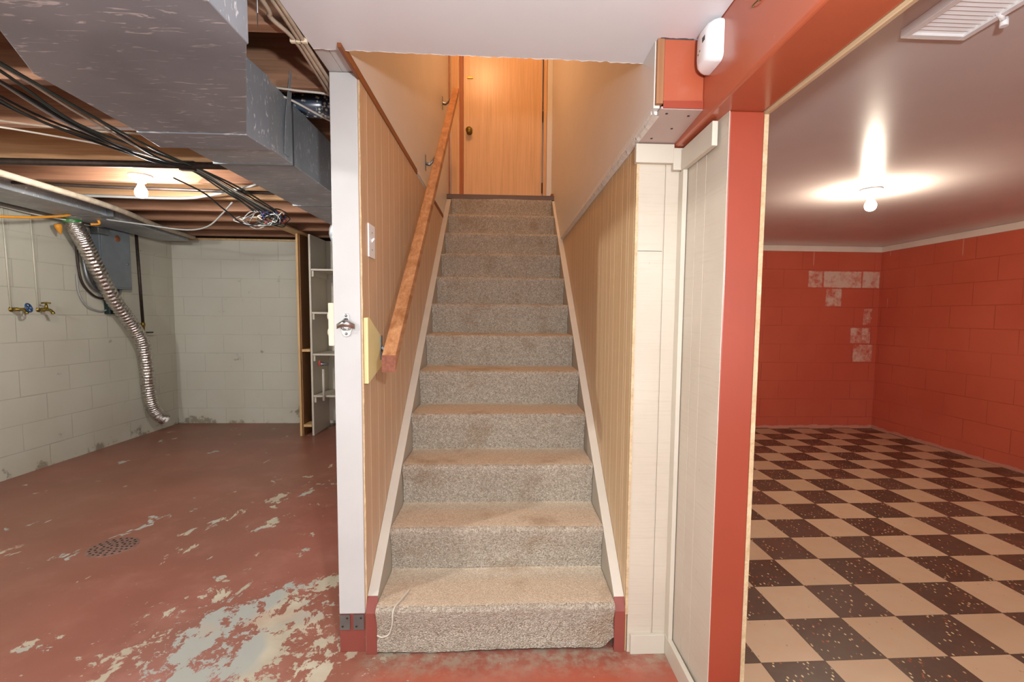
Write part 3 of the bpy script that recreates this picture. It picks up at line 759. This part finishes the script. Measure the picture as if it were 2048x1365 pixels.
for i, x in enumerate((-.592, -.578, -.565)):
    tag(MB().box(x-.011, x+.009, 1.428, 1.440, 1.949, 1.9715).build('cable_staple', M['creamplastic'], bevel=.002), 'small cream cable staple, %s of three on the joist edge' % ('left', 'middle', 'right')[i], 'staple', 'cream cable staples')
cable([(-1.0, 1.70, 1.955), (-.80, 1.72, 1.955), (-.70, 1.73, 1.95), (-.62, 1.76, 1.955), (-.58, 1.80, 1.95)], .004, 'whitecable', 'cable', 'thin white cable running under the bold-grained joist', 'white cables by the post')
cable([(-.79, 1.72, 1.94), (-.74, 1.78, 1.935), (-.66, 1.9, 1.92), (-.60, 1.93, 1.915), (-.575, 1.95, 1.915)], .004, 'whitecable', 'cable', 'thin white cable hanging slanted in front of the floral pipe', 'white cables by the post')

# bundle of dark cables sweeping over the left room
mats = ['black', 'green', 'black', 'green', 'greycable', 'black', 'green', 'whitecable', 'black', 'green']
for i in range(10):
    o_ = (i-4.5)*.020
    s_ = rnd.uniform(-.015, .015)
    p = [(-1.63+o_*1.5+s_, .9, 1.955), (-1.63+o_*1.4, 1.55, 1.945+rnd.uniform(-.02, .01)), (-1.66+o_*1.2+s_, 1.95, 1.93+rnd.uniform(-.03, .01)), (-1.655+o_*.8, 2.35, 1.925+rnd.uniform(-.03, .01)),
         (-1.63+o_*.35, 2.64, 1.945), (-1.63+o_*.6, 3.0, 1.935+rnd.uniform(-.02, .01)), (-1.65+o_*.9, 3.45, 1.90)]
    side = ['far left', 'second from the left', 'third from the left', 'fourth from the left', 'fifth from the left', 'fifth from the right', 'fourth from the right', 'third from the right', 'second from the right', 'far right'][i]
    cname = {'black': 'black', 'green': 'dark green', 'greycable': 'grey', 'whitecable': 'white'}[mats[i]]
    cable(p, .0045 if i % 3 else .0055, mats[i], 'cable', '%s cable at the %s of the bundle sagging under the joists' % (cname, side), 'cable bundle under the joists')
cable([(-2.62, .9, 1.96), (-2.3, 1.75, 1.95), (-2.1, 2.0, 1.945), (-1.8, 2.14, 1.95), (-1.45, 2.2, 1.955)], .005, 'beige', 'cable', 'beige cable crossing behind the dark bundle near the left edge')
cable([(-2.75, .95, 1.955), (-2.4, 1.9, 1.94), (-2.0, 2.1, 1.93), (-1.75, 2.35, 1.94), (-1.68, 2.62, 1.95)], .004, 'whitecable', 'cable', 'white cable drooping to meet the dark bundle')
tag(MB().box(-1.675, -1.60, 2.60, 2.628, 1.925, 1.9725).build('cable_hanger', M['ironpipe'], bevel=.002), 'dark hook bracket where the cable bundle meets a joist', 'hanger')
# dark iron pipe along the joists
tag(MB().tube([(-3.45, 2.60, 1.948), (-1.40, 2.60, 1.948)], .017, 12).build('pipe', M['ironpipe']), 'dark horizontal iron pipe under the joists in front of the bulb', 'pipe')
# thinner lines beyond the bulb
cable([(-3.2, 3.0, 1.955), (-2.4, 3.1, 1.955), (-1.7, 3.15, 1.955), (-1.1, 3.2, 1.955)], .010, 'ironpipe', 'conduit', 'dark metal conduit crossing behind the bare bulb', cat='conduit')
cable([(-2.9, 3.32, 1.955), (-2.2, 3.36, 1.955), (-1.9, 3.25, 1.955), (-1.45, 2.98, 1.96)], .010, 'greycable', 'conduit', 'grey flexible conduit slanting up right of the bulb', cat='conduit')
cable([(-2.95, 3.75, 1.88), (-2.75, 3.8, 1.86), (-2.45, 3.85, 1.83), (-2.25, 3.8, 1.85), (-2.05, 3.65, 1.92), (-1.9, 3.5, 1.965)], .006, 'greycable', 'cable', 'grey cable looping below the joists toward the tangle')
cable([(-1.9, 2.9, 1.965), (-1.85, 3.1, 1.93), (-1.85, 3.3, 1.88), (-1.78, 3.45, 1.80), (-1.68, 3.5, 1.85)], .005, 'black', 'cable', 'black cable curving down to the wire tangle')
# wire tangle
wt = empty('wire_tangle', (-1.63, 3.5, 1.85), 'tangled nest of loose coloured wires hanging under the joists', 'wires')
wm = ['black', 'greycable', 'black', 'redwire', 'whitecable', 'bluewire', 'black', 'greycable', 'green', 'black', 'redwire', 'whitecable', 'black', 'greycable', 'bluewire', 'green', 'black', 'black']
for i, c in enumerate(wm):
    rg = random.Random(40+i); p = []
    big = i in (1, 7, 13)
    cx_, cz_ = (-1.62, 1.865) if not big else (-1.76 + .1*rg.random(), 1.855)
    a0 = rg.uniform(0, 6.28); rad = rg.uniform(.03, .075) if not big else rg.uniform(.09, .12)
    for k in range(10):
        a = a0+k*rg.uniform(.6, .9)
        p.append((cx_+rad*1.25*math.cos(a)+rg.uniform(-.02, .02), 3.5+rg.uniform(-.05, .05), cz_+rad*(.55 if big else .8)*math.sin(a)+rg.uniform(-.012, .012)))
    under(MB().tube(spline(p, 5), .0035, 5), 'wire', M[c], wt)

# long runs beside the left wall
tag(MB().tube(spline([(-2.70, 1.8, 1.935), (-2.71, 2.75, 1.932), (-2.76, 3.56, 1.93), (-2.95, 4.3, 1.93), (-3.1, 5.0, 1.95)], 6), .019, 12).build('pipe', M['beige']), 'long beige pipe running back under the joists by the left wall', 'pipe')
gd = empty('flat_duct', (-3.1, 2.0, 1.88), 'flat dark grey metal duct running along the top of the left wall', 'duct')
under(MB().prism([(-3.28, 1.8), (-2.90, 1.8), (-2.93, 3.6), (-3.12, 4.95), (-3.40, 4.95), (-3.30, 3.6)], 2, 1.905, 1.9685), 'duct_body', M['galv2'], gd, bevel=.003)
for y in (2.9, 3.75): under(MB().box(-3.33, -2.90, y, y+.02, 1.901, 1.97), 'seam_strip', M['steeldull'], gd)
cable([(-3.46, 2.6, 1.93), (-3.46, 3.4, 1.915), (-3.44, 3.75, 1.905), (-3.3, 3.95, 1.89)], .006, 'whitecable', 'cable', 'white cable along the top of the left wall', seg=6)
cable([(-3.47, 3.0, 1.955), (-3.47, 3.7, 1.93), (-3.40, 4.1, 1.90), (-3.35, 4.3, 1.92)], .005, 'greycable', 'cable', 'grey cable just under the sill of the left wall')
cable([(-3.2, 2.55, 1.76), (-3.2, 3.0, 1.765), (-3.2, 3.35, 1.81), (-3.2, 3.62, 1.87), (-3.2, 3.72, 1.90), (-3.2, 3.80, 1.94), (-3.18, 3.86, 1.95), (-3.16, 3.92, 1.92), (-3.15, 3.93, 1.88), (-3.17, 3.88, 1.865)], .009, 'orange', 'extension_cord', 'orange extension cord looping at the top of the left wall', n=8, cat='cord')
cd = MB().lathe([(.0, 0), (.022, 0), (.024, .02), (.016, .05), (.008, .06), (.008, .075), (0, .075)], (-3.40, 3.86, 1.86), 12, (0, .3, -1))
tag(cd.build('cord_plug', M['orange']), 'orange plug hanging beside the green taped hose end', 'plug')

# foil dryer hose
hs = empty('flexible_duct_hose', (-3.36, 4.8, .1), 'silver foil flexible duct hose drooping down the left wall', 'duct hose')
hp = [(-3.36, 3.93, 1.93), (-3.36, 3.96, 1.86), (-3.37, 4.04, 1.76), (-3.38, 4.17, 1.55), (-3.39, 4.34, 1.30), (-3.38, 4.50, 1.10), (-3.37, 4.61, .93), (-3.38, 4.67, .72), (-3.385, 4.69, .48), (-3.38, 4.72, .30), (-3.375, 4.79, .19), (-3.36, 4.85, .14)]
c = spline(hp, 34); rs = [0.056+(.003 if i % 4 < 2 else -.003)+rnd.uniform(-.0012, .0012) for i in range(len(c))]
under(MB().tube(c, rs, 24, caps=False), 'hose', M['foil'], hs)
under(MB().tube([(-3.36, 3.925, 1.962), (-3.36, 3.945, 1.895)], .062, 24, caps=False), 'green_tape_collar', M['greentape'], hs)

# breaker panel
ep = empty('breaker_panel', (-3.5, 4.44, 1.42), 'grey electrical breaker panel on the left wall behind the foil hose', 'electrical panel')
under(MB().box(-3.5005, -3.43, 4.27, 4.61, 1.40, 1.93), 'cabinet', M['panelgrey'], ep, bevel=.004)
dd = under(MB().box(-3.43, -3.424, 4.285, 4.595, 1.415, 1.915), 'door', M['panelgrey'], ep, bevel=.002)
under(MB().lathe([(.03, 0), (.028, .002), (0, .002)], (-3.424, 4.46, 1.845), 20, (1, 0, 0)), 'badge', M['logo'], dd)
under(MB().lathe([(.01, 0), (.009, .006), (0, .006)], (-3.424, 4.56, 1.63), 12, (1, 0, 0)), 'latch', M['steeldull'], dd)
tag(MB().tube(spline([(-3.47, 4.10, 1.92), (-3.47, 4.14, 1.80), (-3.47, 4.16, 1.60), (-3.47, 4.19, 1.46), (-3.47, 4.27, 1.38), (-3.47, 4.40, 1.355), (-3.47, 4.50, 1.37), (-3.47, 4.52, 1.40)], 6), .016, 12).build('conduit', M['steeldull']), 'thick grey conduit bending under the breaker panel', 'conduit')
tag(MB().tube(spline([(-3.48, 4.06, 1.92), (-3.48, 4.10, 1.78), (-3.48, 4.115, 1.55), (-3.48, 4.15, 1.42), (-3.48, 4.25, 1.33), (-3.48, 4.36, 1.31), (-3.48, 4.46, 1.33)], 6), .009, 10).build('conduit', M['ironpipe']), 'thin dark cable curving left of the breaker panel', 'conduit')
tag(MB().tube(spline([(-3.485, 4.10, 1.5), (-3.485, 4.11, 1.35), (-3.485, 4.18, 1.24), (-3.485, 4.30, 1.20), (-3.485, 4.375, 1.21)], 6), .007, 10).build('conduit', M['greycable']), 'pale cable curving down to the small dark box', 'conduit')
tb = empty('transformer_box', (-3.47, 4.42, 1.2), 'small dark green box on the left wall below the breaker panel', 'box')
under(MB().box(-3.5005, -3.45, 4.37, 4.455, 1.175, 1.285), 'case', M['darkplastic'], tb, bevel=.004)
under(MB().box(-3.4995, -3.44, 4.362, 4.463, 1.287, 1.30), 'lid', M['darkplastic'], tb, bevel=.002)
# boxes at top of wall
tag(MB().box(-3.42, -3.36, 4.18, 4.30, 1.88-.03, 1.895).build('junction_box', M['steeldull'], bevel=.004), 'small grey junction box above the breaker panel', 'box')

# dark pipe with valve
gp = empty('gas_pipe', (-3.45, 4.8, .9), 'dark iron pipe with a brass valve hanging down near the wall corner', 'pipe')
under(MB().tube([(-3.46, 4.73, 1.965), (-3.455, 4.755, 1.10)], .013, 12), 'pipe_run', M['ironpipe'], gp)
under(MB().lathe([(.013, 0), (.02, .01), (.02, .03), (.014, .04), (.014, .09), (.022, .10), (.022, .13), (.012, .14), (.01, .18), (0, .18)], (-3.455, 4.755, 1.10), 14, (0, 0, -1)), 'valve_body', M['brass'], gp)
under(MB().tube([(-3.455, 4.755, 1.0), (-3.44, 4.86, 1.0)], .007, 10), 'valve_stub', M['ironpipe'], gp)

# wall faucets
def faucet(y, label, blue):
    f = empty('wall_faucet', (-3.5, y, 1.2), label, 'faucet', 'brass faucets on the left wall')
    under(MB().tube([(-3.495, y, 1.21), (-3.495, y-.015, 1.968)], .0055, 8), 'supply_pipe', M['wallpipe'], f)
    under(MB().lathe([(.018, 0), (.018, .005), (.009, .008), (.009, .02), (.0135, .022), (.0135, .045), (.010, .048), (.010, .07), (0, .07)], (-3.50, y+.004, 1.205), 14, (1, .12, 0)), 'body', M['brass'], f)
    c0 = Vector((-3.438, y+.011, 1.205))
    under(MB().tube(spline([c0, c0+Vector((.018, .002, -.002)), c0+Vector((.032, .004, -.016)), c0+Vector((.038, .004, -.030))], 5), [.010]*11+[.012]*5, 12), 'spout', M['brass'], f)
    if blue:
        a = c0+Vector((.045, .012, .012)); s_ = MB().tube([c0, a], .007, 8); under(s_, 'stem', M['brass'], f)
        w = MB(); d = (a-c0).normalized(); e1 = d.orthogonal().normalized(); e2 = d.cross(e1)
        w.tube([a+(e1*math.cos(t)+e2*math.sin(t))*.030 for t in [2*PI*i/20 for i in range(21)]], .0055, 8)
        for k in range(4): w.tube([a, a+(e1*math.cos(k*PI/2)+e2*math.sin(k*PI/2))*.030], .004, 6)
        under(w, 'blue_handle', M['bluemetal'], f)
    else:
        a = c0+Vector((-.006, 0, .05)); under(MB().tube([c0+Vector((-.006, 0, 0)), a], [.014, .006], 10), 'stem', M['brass'], f)
        under(MB().tube([a+Vector((-.024, -.012, 0)), a+Vector((0, 0, .003)), a+Vector((.024, .012, 0))], .006, 8), 'tee_handle', M['brass'], f)
faucet(3.565, 'brass wall faucet with a round blue handle', True)
faucet(3.765, 'brass wall faucet with a plain tee handle', False)

# bare bulbs in porcelain holders
def bulb(x, y, zc, label, mat, par=None, zb=-.095):
    b = empty('ceiling_bulb', (x, y, zc), label, 'light bulb', 'bare bulbs in porcelain holders')
    under(MB().lathe([(0, 0), (.058, 0), (.060, -.006), (.054, -.012), (.030, -.020), (.027, -.040), (.022, -.045), (0, -.045)], (x, y, zc), 28), 'porcelain_holder', M['whiteplastic'], b)
    pr = [(.013, -.038), (.014, -.055), (.020, -.070), (.0285, -.085), (.031, -.098), (.0285, -.112), (.020, -.123), (.009, -.128), (0, -.129)]
    under(MB().lathe(pr, (x, y, zc), 24), 'glass_bulb', M[mat], b)
bulb(-2.06, 2.87, 1.9685, 'glowing bare bulb under the joists of the left room', 'bulbL')
bulb(2.205, 2.84, 1.969, 'glowing bare bulb on the glossy ceiling of the red room', 'bulbR')
bulb(-2.3, 0.42, 1.9685, 'added unseen fill bulb under the joists left of the camera, out of frame', 'bulbFill')  # extra bulb added out of view to brighten the left room

# ------------------------------------------------------------------ shelving by the stair wall
wsU = empty('white_shelf_unit', (-1.75, 4.79, 0), 'tall narrow white shelf unit standing behind the white post', 'shelf unit')
under(MB().box(-1.865, -1.847, 4.72, 5.15, .0, 1.955), 'side_panel', M['trimwhite'], wsU, bevel=.001)
under(MB().box(-1.2, -1.182, 4.72, 5.15, .0, 1.955), 'side_panel', M['trimwhite'], wsU, bevel=.001)
under(MB().box(-1.847, -1.2, 5.14, 5.15, .06, 1.955), 'back_panel', M['trimwhite'], wsU)
for z in (1.62, 1.205, .80, .39):
    s_ = under(MB().box(-1.846, -1.201, 4.725, 5.139, z-.009, z+.009), 'shelf', M['trimwhite'], wsU, bevel=.001)
    under(MB().box(-1.846, -1.828, 4.74, 5.10, z-.065, z-.010), 'cleat', M['trimwhite'], s_)
ps = empty('pine_stud_frame', (-1.95, 4.79, 0), 'raw pine stud frame with brown inner plank beside the white shelves', 'frame')
under(MB().box(-1.975, -1.955, 4.70, 4.84, 0, 1.955), 'stud', M['pine'], ps, bevel=.001)
under(MB().box(-1.954, -1.944, 4.72, 5.12, 0, 1.955), 'inner_plank', M['pinedark'], ps)
for z in (.84, .10): under(MB().box(-1.943, -1.867, 4.71, 4.86, z-.012, z+.012), 'rung', M['pine'], ps, bevel=.001)
tag(MB().box(-2.02, -1.90, 4.0, 5.2, 1.957, 1.9705).build('blocking_board', M['pine'], bevel=.001), 'short raw pine board lying under the joists above the shelves', 'board')
vl = empty('pipe_valve', (-1.75, 4.75, .72), 'small white pipe valve with red lever at the white shelf', 'valve')
under(MB().tube([(-1.74, 4.70, .35), (-1.74, 4.70, .66)], .012, 10), 'pipe_run', M['whitecable'], vl)
under(MB().lathe([(.012, 0), (.02, .01), (.02, .05), (.012, .06), (.012, .10), (0, .10)], (-1.79, 4.70, .71), 12, (1, 0, 0)), 'valve_body', M['steeldull'], vl)
under(MB().box(-1.775, -1.755, 4.675, 4.69, .69, .745), 'lever', M['redplastic'], vl, bevel=.003)

# ------------------------------------------------------------------ detector, vent, floor drain
det = empty('carbon_monoxide_alarm', (.53, 1.30, 1.85), 'white plastic alarm mounted high on the side of the red beam', 'alarm')
bd = MB()
pr = []
ya, yb, za, zb = 1.245, 1.345, 1.845, 1.952
sec = [(.5575, 0), (.546, .0), (.535, .004), (.524, .012), (.518, .024)]
def rr_(ins, x):
    o = []
    y0_, y1_, z0_, z1_ = ya+ins, yb-ins, za+ins*.6, zb-ins*.6; R_ = .018
    for cx_, cz_, a0 in ((y1_-R_, z1_-R_, 0), (y0_+R_, z1_-R_, PI/2), (y0_+R_, z0_+R_, PI), (y1_-R_, z0_+R_, 1.5*PI)):
        for k in range(6): a = a0+k*PI/10; o.append((x, cx_+R_*math.cos(a), cz_+R_*math.sin(a)))
    return o
rings = [rr_(i_, x_) for x_, i_ in sec]; n_ = len(rings[0]); vs = [v for r_ in rings for v in r_]
fs = [(i*n_+k, i*n_+(k+1) % n_, (i+1)*n_+(k+1) % n_, (i+1)*n_+k) for i in range(len(rings)-1) for k in range(n_)]+[tuple((len(rings)-1)*n_+k for k in range(n_))]
bd.add(vs, fs, 0, True)
under(bd, 'alarm_body', M['whiteplastic'], det)
for k in range(3): under(MB().box(.5172, .5182, 1.272+k*.006, 1.275+k*.006, 1.905, 1.917), 'sounder_slot', M['dark'], det)
for y, z in ((1.30, 1.89), (1.31, 1.885)): under(MB().box(.5172, .5182, y, y+.004, z, z+.004), 'indicator_light', M['greentape'], det)

vg = empty('ceiling_vent', (1.16, 1.1, 1.94), 'white slatted ceiling air vent beside the red beam in the red room', 'vent')
V0, V1, U0, U1, VZ = 1.072, 1.252, .86, 1.31, 1.947
fr = MB().box(V0, V0+.018, U0, U1, VZ, 1.9695).box(V1-.018, V1, U0, U1, VZ, 1.9695).box(V0+.0181, V1-.0181, U0, U0+.018, VZ, 1.9695).box(V0+.0181, V1-.0181, U1-.018, U1, VZ, 1.9695)
under(fr, 'frame', M['whiteplastic'], vg, bevel=.0012)
n_s = 26
for k in range(n_s):
    y = U0+.022+k*(U1-U0-.044)/(n_s-1)
    under(MB().prism([(y-.006, 1.9565), (y+.006, 1.9525), (y+.0065, 1.9535), (y-.0055, 1.9575)], 0, V0+.018, V1-.018), 'slat', M['whiteplastic'], vg)
under(MB().box(V0+.018, V1-.018, U0+.018, U1-.018, 1.967, 1.969), 'damper', M['steeldull'], vg)
lv = under(MB().tube([(V1-.02, 1.20, 1.952), (V1+.012, 1.215, 1.944)], .006, 10).tube([(V1+.012, 1.215, 1.95), (V1+.012, 1.215, 1.93)], .009, 12), 'lever', M['whiteplastic'], vg)
# screw/staple in the beam
tag(MB().tube(spline([(.5575, 1.10, 1.882), (.5525, 1.10, 1.882), (.5525, 1.075, 1.879), (.5575, 1.075, 1.879)], 4), .0015, 6).build('staple', M['brass']), 'small brass staple left in the side of the red beam', 'staple')

fd = empty('floor_drain', (-1.967, 2.433, 0), 'round perforated iron drain cover set in the worn red floor', 'drain')
under(MB().lathe([(.0, .003), (.10, .003), (.106, .001), (.108, 0)], (-1.967, 2.433, 0), 40), 'drain_cover', M['drain'], fd)
q = MB()
for rr2, k2 in ((.02, 5), (.045, 10), (.068, 15), (.09, 20)):
    for k in range(k2):
        a = 2*PI*k/k2; q.lathe([(0, .0006), (.0058, .0006), (.006, 0)], (-1.967+rr2*math.cos(a), 2.433+rr2*math.sin(a), .003), 8)
q.kind = 1
oh = under(q, 'drain_holes', M['dark'], fd)

# loose yarn pulled out of the bottom step's carpet
tag(MB().tube(spline([(-.335, 1.70, .1845), (-.35, 1.64, .1855), (-.365, 1.600, .183), (-.370, 1.583, .165), (-.372, 1.583, .13), (-.385, 1.588, .09), (-.408, 1.588, .080), (-.425, 1.590, .086)], 5), .003, 6).build('carpet_yarn', M['whitecable']), 'loose curled strand of carpet yarn on the bottom step, left end', 'yarn')
